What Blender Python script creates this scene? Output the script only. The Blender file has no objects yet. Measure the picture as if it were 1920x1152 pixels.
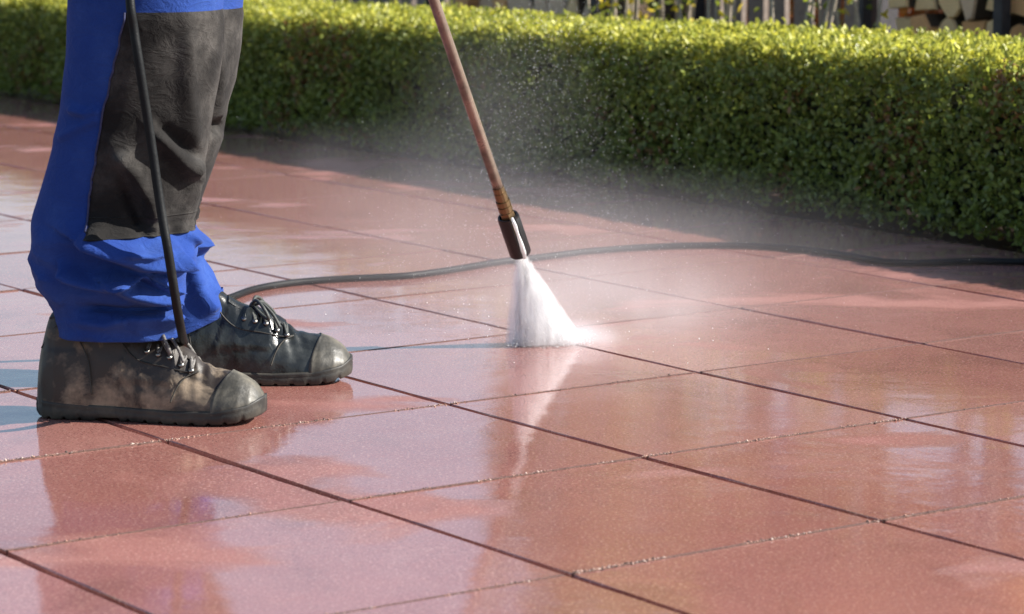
import bpy, math, random
import numpy as np
from mathutils import Vector, Matrix, noise

random.seed(7)
RNG = np.random.default_rng(7)
S = bpy.context.scene
C = S.collection

# ------------------------------------------------------------------ camera
FPX, PITCH, ROLL, CAMH = 5600.0, 0.15302, -0.000946, 0.7757   # focal length in px of a 1920 px wide picture
cam_d = bpy.data.cameras.new('camera')
cam_d.sensor_width = 36.0
cam_d.lens = FPX / 1920.0 * 36.0
cam_d.clip_start, cam_d.clip_end = 0.1, 3000.0
cam_d.dof.use_dof = True
cam_d.dof.focus_distance = 4.25
cam_d.dof.aperture_fstop = 9.0
cam = bpy.data.objects.new('camera', cam_d)
C.objects.link(cam)
cam.location = (0, 0, CAMH)
cam.rotation_euler = (math.pi / 2 - PITCH, ROLL, 0)
S.camera = cam

# ------------------------------------------------------------------ sky and sun
SUN_EL, SUN_AZ = math.radians(34.5), math.radians(92.0)       # azimuth clockwise from +Y
world = bpy.data.worlds.new('World')
S.world = world
world.use_nodes = True
wn = world.node_tree
bg = wn.nodes['Background']
sky = wn.nodes.new('ShaderNodeTexSky')
sky.sky_type = 'NISHITA'
sky.sun_disc = False
sky.sun_elevation, sky.sun_rotation = SUN_EL, SUN_AZ
sky.air_density, sky.dust_density, sky.ozone_density = 1.0, 0.6, 1.0
wn.links.new(sky.outputs[0], bg.inputs[0])
bg.inputs[1].default_value = 0.078
sun_d = bpy.data.lights.new('sun', 'SUN')
sun_d.energy, sun_d.angle, sun_d.color = 5.0, math.radians(0.5), (1.0, 0.95, 0.87)
sun = bpy.data.objects.new('sun', sun_d)
C.objects.link(sun)
SUN_DIR = Vector((math.sin(SUN_AZ) * math.cos(SUN_EL), math.cos(SUN_AZ) * math.cos(SUN_EL), math.sin(SUN_EL)))
sun.rotation_euler = SUN_DIR.to_track_quat('Z', 'Y').to_euler()
sun.location = SUN_DIR * 30

S.view_settings.view_transform = 'Standard'
S.view_settings.look = 'None'
S.view_settings.exposure = 1.15
S.view_settings.gamma = 1.0
S.view_settings.use_curve_mapping = False
S.cycles.use_denoising = True
S.cycles.volume_bounces = 10
S.cycles.volume_max_steps = 128
S.cycles.transparent_max_bounces = 16

# ------------------------------------------------------------------ picture point -> place, used to read positions off the photograph
CP, SP_ = math.cos(PITCH), math.sin(PITCH)


def ray(px, py):
    x, y = (px - 960) / FPX, -(py - 576) / FPX
    return x, CP + y * SP_, -SP_ + y * CP


def at(px, py, Y):
    """the point at distance Y seen at (px, py)"""
    dx, dy, dz = ray(px, py)
    t = Y / dy
    return Vector((dx * t, Y, CAMH + dz * t))


def on_ground(px, py, z=0.0):
    dx, dy, dz = ray(px, py)
    t = (z - CAMH) / dz
    return Vector((dx * t, dy * t, z))


def project(P):
    """P (n,3) -> picture px, py"""
    Y, Z = P[:, 1], P[:, 2] - CAMH
    yc, zc = Y * SP_ + Z * CP, Y * CP - Z * SP_
    return 960 + FPX * P[:, 0] / zc, 576 - FPX * yc / zc


# ------------------------------------------------------------------ helpers: objects
def mesh_obj(name, verts, faces, mats, parent=None, smooth=True, midx=None):
    me = bpy.data.meshes.new(name)
    me.from_pydata([tuple(v) for v in verts], [], [tuple(f) for f in faces])
    for m in (mats if isinstance(mats, (list, tuple)) else [mats]):
        me.materials.append(m)
    if midx is not None:
        me.polygons.foreach_set('material_index', np.asarray(midx, dtype=np.int32))
    me.polygons.foreach_set('use_smooth', np.full(len(me.polygons), bool(smooth)))
    me.update()
    return link(name, me, parent)


def link(name, me, parent=None):
    o = bpy.data.objects.new(name, me)
    C.objects.link(o)
    o.parent = parent
    return o


def empty(name, loc=(0, 0, 0), rz=0.0, parent=None):
    o = bpy.data.objects.new(name, None)
    C.objects.link(o)
    o.location, o.rotation_euler = loc, (0, 0, rz)
    o.parent = parent
    o.empty_display_size = 0.1
    return o


def tag(o, label=None, cat=None, group=None, kind=None):
    if label: o['label'] = label
    if cat: o['category'] = cat
    if group: o['group'] = group
    if kind: o['kind'] = kind
    return o


class MB:
    """collects shapes for one mesh"""
    def __init__(self): self.v, self.f, self.m = [], [], []

    def add(self, v, f, m=0):
        b = len(self.v)
        self.v += [tuple(p) for p in v]
        self.f += [tuple(i + b for i in q) for q in f]
        self.m += [m] * len(f)

    def box(self, c, sx, sy, sz, rz=0.0, m=0):
        cs, sn = math.cos(rz), math.sin(rz)
        v = []
        for dz in (-.5, .5):
            for dx, dy in ((-.5, -.5), (.5, -.5), (.5, .5), (-.5, .5)):
                x, y = dx * sx, dy * sy
                v.append((c[0] + x * cs - y * sn, c[1] + x * sn + y * cs, c[2] + dz * sz))
        self.add(v, [(3, 2, 1, 0), (4, 5, 6, 7), (0, 1, 5, 4), (1, 2, 6, 5), (2, 3, 7, 6), (3, 0, 4, 7)], m)

    def tube(self, pts, r, n=8, m=0, cap=True):
        pts = [Vector(p) for p in pts]
        rr = r if isinstance(r, (list, tuple)) else [r] * len(pts)
        up = Vector((0.31, 0.17, 0.93)).normalized()
        v, f = [], []
        prev = None
        for i, p in enumerate(pts):
            d = (pts[min(i + 1, len(pts) - 1)] - pts[max(i - 1, 0)])
            d = d.normalized() if d.length > 1e-9 else Vector((0, 0, 1))
            a = (prev if prev is not None else up)
            a = a - d * a.dot(d)
            if a.length < 1e-4: a = Vector((1, 0, 0)) - d * d.x
            a.normalize(); prev = a
            b = d.cross(a)
            for k in range(n):
                t = 2 * math.pi * k / n
                v.append(p + (a * math.cos(t) + b * math.sin(t)) * rr[i])
        for i in range(len(pts) - 1):
            for k in range(n):
                k2 = (k + 1) % n
                f.append((i * n + k, i * n + k2, (i + 1) * n + k2, (i + 1) * n + k))
        if cap:
            f.append(tuple(range(n - 1, -1, -1)))
            f.append(tuple((len(pts) - 1) * n + k for k in range(n)))
        self.add(v, f, m)

    def build(self, name, mats, parent=None, smooth=False):
        return mesh_obj(name, self.v, self.f, mats, parent, smooth, self.m)


def spline(pts, n=12):
    pts = [Vector(p) for p in pts]
    out = []
    for i in range(len(pts) - 1):
        p0, p1, p2, p3 = pts[max(i - 1, 0)], pts[i], pts[i + 1], pts[min(i + 2, len(pts) - 1)]
        for k in range(n):
            t = k / n
            out.append(0.5 * ((2 * p1) + (p2 - p0) * t + (2 * p0 - 5 * p1 + 4 * p2 - p3) * t * t + (3 * p1 - p0 - 3 * p2 + p3) * t ** 3))
    out.append(pts[-1])
    return out


def big_mesh(name, V, F, mats, parent=None, smooth=False, col=None, midx=None):
    """V (n,3), F (m,k) equal-sided faces, through foreach_set; col (n,3) vertex tint"""
    me = bpy.data.meshes.new(name)
    m, k = F.shape
    me.vertices.add(len(V)); me.loops.add(m * k); me.polygons.add(m)
    me.vertices.foreach_set('co', np.ascontiguousarray(V, dtype=np.float32).ravel())
    me.loops.foreach_set('vertex_index', np.ascontiguousarray(F, dtype=np.int32).ravel())
    me.polygons.foreach_set('loop_start', np.arange(0, m * k, k, dtype=np.int32))
    me.polygons.foreach_set('loop_total', np.full(m, k, dtype=np.int32))
    for x in (mats if isinstance(mats, (list, tuple)) else [mats]): me.materials.append(x)
    if midx is not None: me.polygons.foreach_set('material_index', np.asarray(midx, dtype=np.int32))
    me.polygons.foreach_set('use_smooth', np.full(m, bool(smooth)))
    if col is not None:
        a = me.color_attributes.new('tint', 'FLOAT_COLOR', 'POINT')
        a.data.foreach_set('color', np.ascontiguousarray(np.c_[col, np.ones(len(col))], dtype=np.float32).ravel())
    me.update(calc_edges=True)
    me.validate()
    return link(name, me, parent)


# ------------------------------------------------------------------ helpers: materials
class Mat:
    def __init__(self, name, base=(.5, .5, .5), rough=.5, **kw):
        self.m = bpy.data.materials.new(name)
        self.m.use_nodes = True
        self.t = self.m.node_tree
        self.b = self.t.nodes['Principled BSDF']
        self.b.inputs['Base Color'].default_value = (*base, 1)
        self.b.inputs['Roughness'].default_value = rough
        for k, v in kw.items():
            self.b.inputs[k.replace('_', ' ')].default_value = v

    def n(self, typ, **kw):
        x = self.t.nodes.new('ShaderNode' + typ)
        for k, v in kw.items(): setattr(x, k, v)
        return x

    def L(self, a, b): self.t.links.new(a, b)

    def coord(self, kind='Object', scale=(1, 1, 1), rot=(0, 0, 0)):
        tc, mp = self.n('TexCoord'), self.n('Mapping')
        mp.inputs['Scale'].default_value = scale
        mp.inputs['Rotation'].default_value = rot
        if kind == 'World':
            self.L(self.n('NewGeometry').outputs['Position'], mp.inputs[0])
        else:
            self.L(tc.outputs[kind], mp.inputs[0])
        return mp.outputs[0]

    def noise(self, co, scale, detail=3, rough=.55, dist=0.0):
        x = self.n('TexNoise')
        x.inputs['Scale'].default_value, x.inputs['Detail'].default_value = scale, detail
        x.inputs['Roughness'].default_value, x.inputs['Distortion'].default_value = rough, dist
        self.L(co, x.inputs['Vector'])
        return x.outputs['Fac']

    def ramp(self, fac, stops):
        x = self.n('ValToRGB')
        e = x.color_ramp.elements
        while len(e) < len(stops): e.new(.5)
        for el, (p, c) in zip(e, stops):
            el.position = p
            el.color = (*c, 1) if isinstance(c, (tuple, list)) else (c, c, c, 1)
        self.L(fac, x.inputs[0])
        return x.outputs[0]

    def mix(self, fac, a, b, blend='MIX'):
        x = self.n('Mix', data_type='RGBA', blend_type=blend)
        for s, v in ((x.inputs[0], fac), (x.inputs[6], a), (x.inputs[7], b)):
            if isinstance(v, (int, float)): s.default_value = v
            elif isinstance(v, tuple): s.default_value = (*v, 1)
            else: self.L(v, s)
        return x.outputs[2]

    def math(self, op, a, b=0.0, c=0.0, clamp=False):
        x = self.n('Math', operation=op, use_clamp=clamp)
        for s, v in zip(x.inputs, (a, b, c)):
            if isinstance(v, (int, float)): s.default_value = v
            else: self.L(v, s)
        return x.outputs[0]

    def bump(self, h, strength=.3, dist=.002, prev=None, to=('Normal',)):
        x = self.n('Bump')
        x.inputs['Strength'].default_value, x.inputs['Distance'].default_value = strength, dist
        self.L(h, x.inputs['Height'])
        if prev is not None: self.L(prev, x.inputs['Normal'])
        for k in to: self.L(x.outputs[0], self.b.inputs[k])
        return x.outputs[0]

    def set(self, k, v): self.L(v, self.b.inputs[k])


# wet red concrete slabs
def slab_material():
    M = Mat('wet_red_concrete', (.4, .13, .09), .65)
    w = M.coord('World')
    info = M.n('ObjectInfo').outputs['Random']
    big = M.noise(w, 2.2, 4, .6)
    mid = M.noise(w, 11, 4, .6)
    grain = M.noise(w, 420, 2, .7)
    speck = M.noise(w, 230, 2, .6)
    c = M.ramp(big, [(.3, (.235, .075, .055)), (.7, (.325, .122, .096))])
    c = M.mix(M.ramp(mid, [(.4, 0.0), (.75, .55)]), c, (.28, .11, .075))
    c = M.mix(M.ramp(info, [(0, 0.0), (1, .75)]), c, (.37, .165, .14))
    stain = M.noise(M.coord('World', (1.2, .8, 1)), 3.4, 6, .68, .6)
    c = M.mix(M.ramp(stain, [(.52, 0.0), (.64, .38)]), c, (.15, .052, .036))
    c = M.mix(M.ramp(stain, [(.30, .35), (.42, 0.0)]), c, (.40, .21, .18))
    c = M.mix(M.ramp(grain, [(.32, .85), (.48, 0.0)]), c, (.10, .028, .02))
    c = M.mix(M.ramp(speck, [(.55, 0.0), (.68, .62)]), c, (.56, .34, .27))
    # film of water: smooth where it stands, thin and broken by the grain elsewhere
    film = M.noise(M.coord('World', (1.0, 1.6, 1)), 1.5, 4, .55, .4)
    wet = M.ramp(film, [(.36, 0.0), (.43, 1.0)])
    c = M.mix(M.math('MULTIPLY', wet, .30), c, M.mix(1.0, c, (.78, .62, .58), 'MULTIPLY'))     # soaked concrete is deeper in colour
    M.set('Base Color', c)
    M.set('Coat Weight', M.math('MULTIPLY_ADD', wet, .45, .55))
    M.b.inputs['Coat IOR'].default_value = 1.6
    fine = M.noise(w, 60, 3, .6)
    cr = M.math('MULTIPLY_ADD', M.math('SUBTRACT', 1.0, wet), .20, .012)
    cr = M.math('ADD', cr, M.math('MULTIPLY', M.ramp(fine, [(.5, 0.0), (.8, 1.0)]), .025))
    M.set('Coat Roughness', cr)
    M.bump(grain, .55, .0012)
    # the film itself ripples a little and shows the grain through where it is thin
    rip = M.noise(M.coord('World', (1, 1, 1)), 9, 3, .5, .3)
    n1 = M.bump(rip, .20, .004, to=())
    gs = M.math('MULTIPLY_ADD', M.math('SUBTRACT', 1.0, wet), .8, .07)
    b2 = M.n('Bump')
    b2.inputs['Distance'].default_value = .0006
    M.L(gs, b2.inputs['Strength']); M.L(grain, b2.inputs['Height']); M.L(n1, b2.inputs['Normal'])
    M.L(b2.outputs[0], M.b.inputs['Coat Normal'])
    return M.m


def simple(name, base, rough=.6, var=.35, scale=30, bump=.3, bdist=.002, coord='Object', **kw):
    """a colour with mottling and fine relief"""
    M = Mat(name, base, rough, **kw)
    co = M.coord(coord)
    a, b = M.noise(co, scale, 4), M.noise(co, scale * 6, 3)
    dark = tuple(x * (1 - var) for x in base); light = tuple(min(1, x * (1 + var)) for x in base)
    M.set('Base Color', M.mix(M.ramp(b, [(.3, 0.0), (.7, .35)]), M.ramp(a, [(.3, dark), (.7, light)]), dark))
    M.bump(b, bump, bdist)
    return M.m


M_SLAB = slab_material()
M_BED = simple('dark_wet_bedding', (.035, .018, .014), .5, .4, 60, .5)
M_SOIL = simple('garden_soil', (.05, .035, .024), .95, .5, 5, .8, .02, 'World')


def grain_material():
    M = Mat('joint_grit', (.3, .2, .16), .6)
    i = M.n('VertexColor', layer_name='tint').outputs[0]
    M.set('Base Color', i)
    M.b.inputs['Coat Weight'].default_value = .15
    M.b.inputs['Coat Roughness'].default_value = .08
    return M.m


def cloth_material(name, base, dust, dusty):
    M = Mat(name, base, .92)
    o = M.coord('Object')
    big, mid = M.noise(o, 9, 5, .6), M.noise(o, 38, 4, .65)
    fac = M.math('MULTIPLY', M.ramp(big, [(.42, 0.0), (.68, 1.0)]), M.ramp(mid, [(.35, .25), (.65, 1.0)]))
    c = M.mix(M.math('MULTIPLY', fac, dusty), base, dust)
    c = M.mix(M.ramp(M.noise(o, 900, 2), [(.35, .30), (.6, 0.0)]), c, tuple(x * .55 for x in base))
    M.set('Base Color', c)
    M.b.inputs['Sheen Weight'].default_value = .04
    M.b.inputs['Specular IOR Level'].default_value = .12
    M.b.inputs['Sheen Roughness'].default_value = .5
    w = M.n('TexWave', wave_type='BANDS', bands_direction='DIAGONAL')
    w.inputs['Scale'].default_value = 420; w.inputs['Distortion'].default_value = 1.5
    M.L(o, w.inputs[0])
    n = M.bump(w.outputs['Fac'], .22, .0004, to=())
    cz = M.noise(M.coord('Object', (1, 1, 1.7), (.35, .2, .3)), 24, 4, .55, 1.2)
    cz = M.math('ABSOLUTE', M.math('SUBTRACT', cz, .5))
    n = M.bump(M.ramp(cz, [(0.0, 1.0), (.10, 0.0)]), .30, .0025, prev=n, to=())
    M.bump(M.noise(o, 120, 4, .6), .40, .0012, prev=n)
    return M.m


M_BLUE = cloth_material('blue_work_cloth', (.017, .047, .215), (.05, .11, .34), .5)
M_PATCH = cloth_material('charcoal_patch_cloth', (.014, .013, .0125), (.11, .102, .094), .8)
M_SEAM = simple('dark_seam_thread', (.03, .035, .10), .8, .4, 200)
M_SKIN = simple('ankle_sock', (.45, .17, .12), .9, .3, 80)


def leather(name, base, dust, amount, rough, lo, hi):
    M = Mat(name, base, rough)
    o = M.coord('Object')
    a, b = M.noise(o, 14, 5, .62, .4), M.noise(o, 70, 4, .6)
    f = M.math('MULTIPLY', M.ramp(a, [(lo, 0.0), (hi, 1.0)]), M.ramp(b, [(.3, .35), (.62, 1.0)]))
    M.set('Base Color', M.mix(M.math('MULTIPLY', f, amount), base, dust))
    M.set('Roughness', M.math('MULTIPLY_ADD', f, .35, rough))
    n = M.bump(M.noise(o, 260, 3, .6), .4, .0006, to=())
    M.bump(b, .35, .0018, prev=n)
    return M.m


M_LEATHER = leather('muddy_brown_leather', (.026, .019, .014), (.27, .205, .14), .95, .5, .50, .62)
M_LEATHER_WET = leather('wet_black_leather', (.013, .015, .015), (.07, .078, .074), .6, .22, .45, .75)
M_RUBBER = leather('scuffed_grey_rubber', (.032, .030, .024), (.14, .125, .095), .9, .40, .40, .60)
M_SOLE = leather('dirty_sole_rubber', (.015, .014, .012), (.095, .082, .062), .8, .55, .46, .66)
M_LACE = simple('grey_lace_cord', (.15, .14, .13), .7, .6, 300)
M_LACE_DARK = simple('dark_lace_cord', (.05, .055, .05), .6, .6, 300)
M_EYELET = Mat('worn_metal', (.28, .27, .25), .4, Metallic=1.0).m
M_HOSE = leather('black_hose_rubber', (.008, .009, .010), (.05, .05, .048), .5, .5, .52, .8)
M_HOSE.node_tree.nodes['Principled BSDF'].inputs['Specular IOR Level'].default_value = .15
M_LANCE = leather('dull_copper_tube', (.30, .225, .18), (.12, .09, .07), .85, .25, .42, .60)
M_LANCE.node_tree.nodes['Principled BSDF'].inputs['Metallic'].default_value = .55
M_BRASS = leather('tarnished_brass', (.20, .135, .07), (.05, .036, .024), .9, .34, .40, .56)
M_BRASS.node_tree.nodes['Principled BSDF'].inputs['Metallic'].default_value = .8
M_GUARD = simple('black_plastic', (.006, .006, .007), .42, .3, 60)


def water_material(name, alb=.92):
    M = Mat(name)
    d, t, g = M.n('BsdfDiffuse'), M.n('BsdfTranslucent'), M.n('BsdfGlossy')
    for x in (d, t): x.inputs[0].default_value = (alb, alb, alb * 1.0, 1)
    g.inputs['Roughness'].default_value = .15
    m1, m2 = M.n('MixShader'), M.n('MixShader')
    m1.inputs[0].default_value, m2.inputs[0].default_value = .5, .12
    M.L(d.outputs[0], m1.inputs[1]); M.L(t.outputs[0], m1.inputs[2])
    M.L(m1.outputs[0], m2.inputs[1]); M.L(g.outputs[0], m2.inputs[2])
    M.L(m2.outputs[0], M.t.nodes['Material Output'].inputs['Surface'])
    return M.m


M_SPRAY = water_material('aerated_water')


def leaf_material(name, trans=.45):
    M = Mat(name, (.06, .1, .02), .4)
    tint = M.n('VertexColor', layer_name='tint').outputs[0]
    M.set('Base Color', tint)
    M.b.inputs['Specular IOR Level'].default_value = .5
    t = M.n('BsdfTranslucent')
    M.L(M.mix(.6, tint, (1.0, 1.0, .5), 'MULTIPLY'), t.inputs[0])
    mx = M.n('MixShader'); mx.inputs[0].default_value = trans
    M.L(M.b.outputs[0], mx.inputs[1]); M.L(t.outputs[0], mx.inputs[2])
    M.L(mx.outputs[0], M.t.nodes['Material Output'].inputs['Surface'])
    return M.m


M_LEAF = leaf_material('box_leaves')
M_CORE = simple('inner_twigs_shade_tone', (.018, .02, .010), .95, .5, 40, .8, .01)  # near-black tone stands for the shade deep inside the hedge
M_STEM = simple('pale_shrub_bark', (.36, .30, .23), .8, .35, 60)
M_BARK = simple('brown_bark', (.10, .065, .04), .9, .45, 50, .8, .004)
M_LOGEND = [simple('split_log_face_%s' % s, c, .8, .28, 22, .5, .003) for s, c in
            (('pale', (.88, .58, .31)), ('tan', (.82, .43, .19)), ('grey', (.70, .50, .34)))]
M_PICKET = simple('weathered_grey_board', (.24, .19, .16), .85, .4, 14, .5, .003)
M_BOARD = simple('orange_brown_board', (.60, .31, .13), .7, .35, 12, .5, .003)
M_POST = simple('dark_stained_post', (.035, .03, .034), .7, .4, 30)

# ------------------------------------------------------------------ the setting: ground, patio
A = Vector((0.578777, -0.815486, 0))           # along the long joints and the hedge
N = Vector((0.815486, 0.578777, 0))            # across, away from the camera
OA, WA, OB, WB = 0.96318, 0.45145, -3.41989, 0.44855
ANG = math.atan2(A.y, A.x)


def un(u, n, z=0.0):
    p = A * u + N * n
    return Vector((p.x, p.y, z))


big = 400.0
g = mesh_obj('ground', [(-big, -big, -.07), (big, -big, -.07), (big, big, -.07), (-big, big, -.07)], [(0, 1, 2, 3)], M_SOIL)
tag(g, kind='structure')

MBP = MB()
c0 = un(-5.0, OA + WA * 2.6, -.05)
MBP.box(c0, 11.0, WA * 10.8 + .02, .036, ANG)
patio = MBP.build('patio', M_BED)
tag(patio, 'patio of square red concrete slabs, wet and reflecting the sky', None, kind='structure')


def slab_mesh(k):
    """a slab about its centre: square top with a worn chamfer, sides down into the bed"""
    r = random.Random(k)
    hx, hy = (WB - .0030) / 2, (WA - .0095) / 2
    ch, dep = .0009, .006
    n = 9
    ring = []
    for (x0, y0, x1, y1) in ((-hx, -hy, hx, -hy), (hx, -hy, hx, hy), (hx, hy, -hx, hy), (-hx, hy, -hx, -hy)):
        for i in range(n):
            t = i / n
            ring.append((x0 + (x1 - x0) * t, y0 + (y1 - y0) * t))
    m = len(ring)
    v, f = [], []
    for lev in range(3):
        for (x, y) in ring:
            j = r.gauss(0, .0006) if lev < 2 else 0
            s = 1 - (ch + j) / hx if lev == 0 else 1 - max(j, 0) / hx
            v.append((x * s, y * s, (0.0 if lev == 0 else -.0012 + r.gauss(0, .0003) if lev == 1 else -.04)))
    for lev in range(2):
        for i in range(m):
            i2 = (i + 1) % m
            f.append((lev * m + i2, lev * m + i, (lev + 1) * m + i, (lev + 1) * m + i2))
    f.append(tuple(range(m)))
    me = bpy.data.meshes.new('slab')
    me.from_pydata(v, [], f)
    me.materials.append(M_SLAB)
    return me


slab_meshes = [slab_mesh(k) for k in range(6)]
for r in range(-2, 7):
    for j in range(-14, 8):
        c = un(OB + WB * (j + .5), OA + WA * (r + .5))
        if not (2.0 < c.y < 10.6 and abs(c.x) < .20 * c.y + .75): continue
        o = link('paving_slab', random.choice(slab_meshes), patio)
        o.location = (c.x, c.y, random.gauss(0, .0003))
        o.rotation_euler = (random.gauss(0, .0012), random.gauss(0, .0012), ANG + random.gauss(0, .0012) + random.choice((0, math.pi)))


def octas(P, R):
    """small faceted grains at P (n,3) of radius R (n,) or (n,3) -> verts, faces"""
    n = len(P)
    base = np.array([(1, 0, 0), (-1, 0, 0), (0, 1, 0), (0, -1, 0), (0, 0, 1), (0, 0, -1)], float)
    R = np.asarray(R, float)
    R3 = R[:, None, None] if R.ndim == 1 else R[:, None, :]
    V = P[:, None, :] + base[None] * R3 * (1 + .25 * RNG.standard_normal((n, 6, 1)))
    F0 = np.array([(0, 2, 4), (2, 1, 4), (1, 3, 4), (3, 0, 4), (2, 0, 5), (1, 2, 5), (3, 1, 5), (0, 3, 5)])
    F = (F0[None] + 6 * np.arange(n)[:, None, None]).reshape(-1, 3)
    return V.reshape(-1, 3), F


MJ = MB()
for j in range(-10, 8):
    for r in range(-2, 7):
        c_ = un(OB + WB * j, OA + WA * (r + .5), -.0155)
        if 2.0 < c_.y < 10.6 and abs(c_.x) < .20 * c_.y + .75:
            MJ.box(c_, .0058, WA - .012, .0325, ANG)
tag(MJ.build('joint_sand', simple('damp_joint_sand', (.17, .085, .066), .75, .65, 260, .8, .003, 'World'), patio), None, None, kind='stuff')
# grit washed into the short joints
P, col, R = [], [], []
for j in range(-6, 6):
    u = OB + WB * j
    for r in range(-2, 5):
        dens = random.choice((.15, .35, .6, 1.0))
        cnt = int(900 * dens)
        for _ in range(cnt):
            n = OA + WA * (r + random.random())
            if math.sin(n * 31 + j * 5.1) + .5 * math.sin(n * 73 + j) < -.45 + .4 * random.random(): continue
            q = un(u + random.gauss(0, .0020), n, .0008 + random.gauss(0, .0004))
            if q.y < 2.4 or q.y > 4.5 or random.random() < (q.y - 3.1) * .75: continue
            P.append(q); R.append(abs(random.gauss(.0006, .0004)) + .0004)
            s = random.random()
            k = random.uniform(.6, 1.3)
            col.append(((.52, .40, .34) if s < .15 else (.34, .19, .14) if s < .7 else (.08, .05, .04)))
V, F = octas(np.array(P), np.array(R))
gr = big_mesh('joint_grit', V, F, grain_material(), None, True, np.repeat(np.array(col), 6, axis=0))
tag(gr, 'wet sandy grit washed into the narrow joints between the red slabs', 'grit', kind='stuff')

# ------------------------------------------------------------------ hedge
def leaf_cloud(C0, D, L, Wd, col, face=None):
    """folded pointed leaves: C0 base points, D directions, L lengths, Wd widths, FACE the way the blades tend to look -> V (6 per leaf), F (2 quads)"""
    n = len(C0)
    D = D / np.linalg.norm(D, axis=1, keepdims=True)
    rnd = RNG.standard_normal((n, 3))
    if face is not None: rnd = face + .55 * rnd
    X = np.cross(D, rnd); X /= np.linalg.norm(X, axis=1, keepdims=True)
    Z = np.cross(X, D)
    L, Wd = L[:, None], Wd[:, None]
    base, tip = C0, C0 + D * L
    m1, m2 = C0 + D * L * .35, C0 + D * L * .72
    fold = Z * Wd * .28
    V = np.stack([base, m1 + X * Wd * .5 + fold, m2 + X * Wd * .42 + fold, tip, m2 - X * Wd * .42 + fold, m1 - X * Wd * .5 + fold], 1)
    F0 = np.array([(0, 1, 2, 3), (0, 3, 4, 5)])
    F = (F0[None] + 6 * np.arange(n)[:, None, None]).reshape(-1, 4)
    return V.reshape(-1, 3), F, np.repeat(col, 6, axis=0)


def vnoise(x, y, seed, f):
    return np.array([noise.noise((a * f, b * f, seed)) for a, b in zip(x, y)])


HED_N0, HED_D, HED_H, HU0, HU1 = 4.165, .47, .315, -10.2, -2.9
hedge = tag(empty('box_hedge', un((HU0 + HU1) / 2, HED_N0 + HED_D / 2)), 'low clipped green box hedge along the far edge of the wet patio', 'hedge')
hu = hedge.location.copy()


def hedge_top(u):
    return .327 + .015 * (u + 6.3)



def sprigs(count, face):
    u = RNG.uniform(HU0, HU1, count)
    if face == 'front':
        t = RNG.uniform(0, 1, count)
        ht = hedge_top(u)
        z = .01 + t * (ht - .02)
        bul = vnoise(u, z, 1.3, 3.2) * .028 + vnoise(u, z, 7.7, 11) * .014
        roundt = np.clip((z - (ht - .06)) / .06, 0, 1) ** 2 * .035
        under = np.clip((.07 - z) / .07, 0, 1) * .02
        n = HED_N0 - bul + roundt + under + RNG.exponential(.014, count) - .004
        out = np.c_[np.full(count, -1.0), RNG.normal(0, .45, count), RNG.normal(.35, .45, count)]
    elif face == 'top':
        s = RNG.uniform(0, 1, count)
        n = HED_N0 + .012 + s * (HED_D - .02)
        edge = np.clip((.05 - (n - HED_N0)) / .05, 0, 1) ** 2 * .03
        z = hedge_top(u) + vnoise(u, n, 3.1, 2.6) * .016 + vnoise(u, n, 9.9, 12) * .012 - edge - RNG.exponential(.013, count) + .006
        out = np.c_[RNG.normal(-.1, .5, count), RNG.normal(0, .5, count), np.full(count, 1.0)]
    else:
        z = RNG.uniform(0.02, .3, count)
        n = HED_N0 + HED_D + RNG.normal(0, .015, count)
        out = np.c_[np.full(count, 1.0), RNG.normal(0, .45, count), RNG.normal(.35, .45, count)]
    return u, n, z, out


Vs, Fs, Cs, off = [], [], [], 0
for face, cnt, per in (('front', 15500, 6), ('top', 16500, 6), ('back', 2200, 5)):
    u, n, z, out = sprigs(cnt, face)
    P0 = np.outer(u, A) + np.outer(n, N) + np.outer(z, (0, 0, 1))
    O3 = np.outer(out[:, 0], N) + np.outer(out[:, 1], A) + np.outer(out[:, 2], (0, 0, 1))
    O3 /= np.linalg.norm(O3, axis=1, keepdims=True)
    age = RNG.uniform(0, 1, cnt)
    Pl = np.repeat(P0, per, 0) + RNG.normal(0, .0065, (cnt * per, 3)) + np.repeat(O3, per, 0) * RNG.uniform(-.012, .008, (cnt * per, 1))
    Dl = np.repeat(O3, per, 0) * .30 + RNG.normal(0, .75, (cnt * per, 3)) + np.array((0, 0, .25))
    k = len(Pl)
    a = np.repeat(age, per)
    old = np.array((.16, .205, .055)); young = np.array((.31, .37, .085)); fresh = np.array((.68, .64, .12)); brown = np.array((.26, .15, .06))
    j = RNG.uniform(0, 1, (k, 1))
    colr = old * (1 - j) + young * j
    if face == 'top':
        fr = np.clip(RNG.uniform(.35, 1.4, (k, 1)) * (.35 + .65 * a[:, None]), 0, 1)
        colr = colr * (1 - fr) + fresh * fr
    else:
        zz = np.repeat(z, per)[:, None]
        fr = np.clip((zz - np.repeat(hedge_top(u), per)[:, None] + .055) / .055, 0, 1) * RNG.uniform(0, .8, (k, 1))
        colr = colr * (1 - fr) + fresh * fr
        bm = (vnoise(np.repeat(u, per)[::1] if False else u, z, 5.5, 6) > .28)
        bm = np.repeat(bm, per) & (RNG.uniform(0, 1, k) < .30)
        colr[bm] = brown
    colr = colr * RNG.uniform(.65, 1.25, (k, 1))
    V, F, cc = leaf_cloud(Pl, Dl, RNG.uniform(.010, .0195, k), RNG.uniform(.007, .0108, k), colr, np.repeat(O3, per, 0))
    Vs.append(V); Fs.append(F + off); Cs.append(cc); off += len(V)
V = np.concatenate(Vs) - np.array(hu)
big_mesh('foliage', V, np.concatenate(Fs), M_LEAF, hedge, True, np.concatenate(Cs))
k = 700
u = RNG.uniform(HU0, HU1, k); n_ = HED_N0 - .02 - RNG.exponential(.06, k)
PL = np.outer(u, A) + np.outer(n_, N) + np.array((0, 0, .004))
cl = np.array([(.10, .09, .03), (.14, .08, .03), (.07, .045, .02)])[RNG.integers(0, 3, k)]
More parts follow.
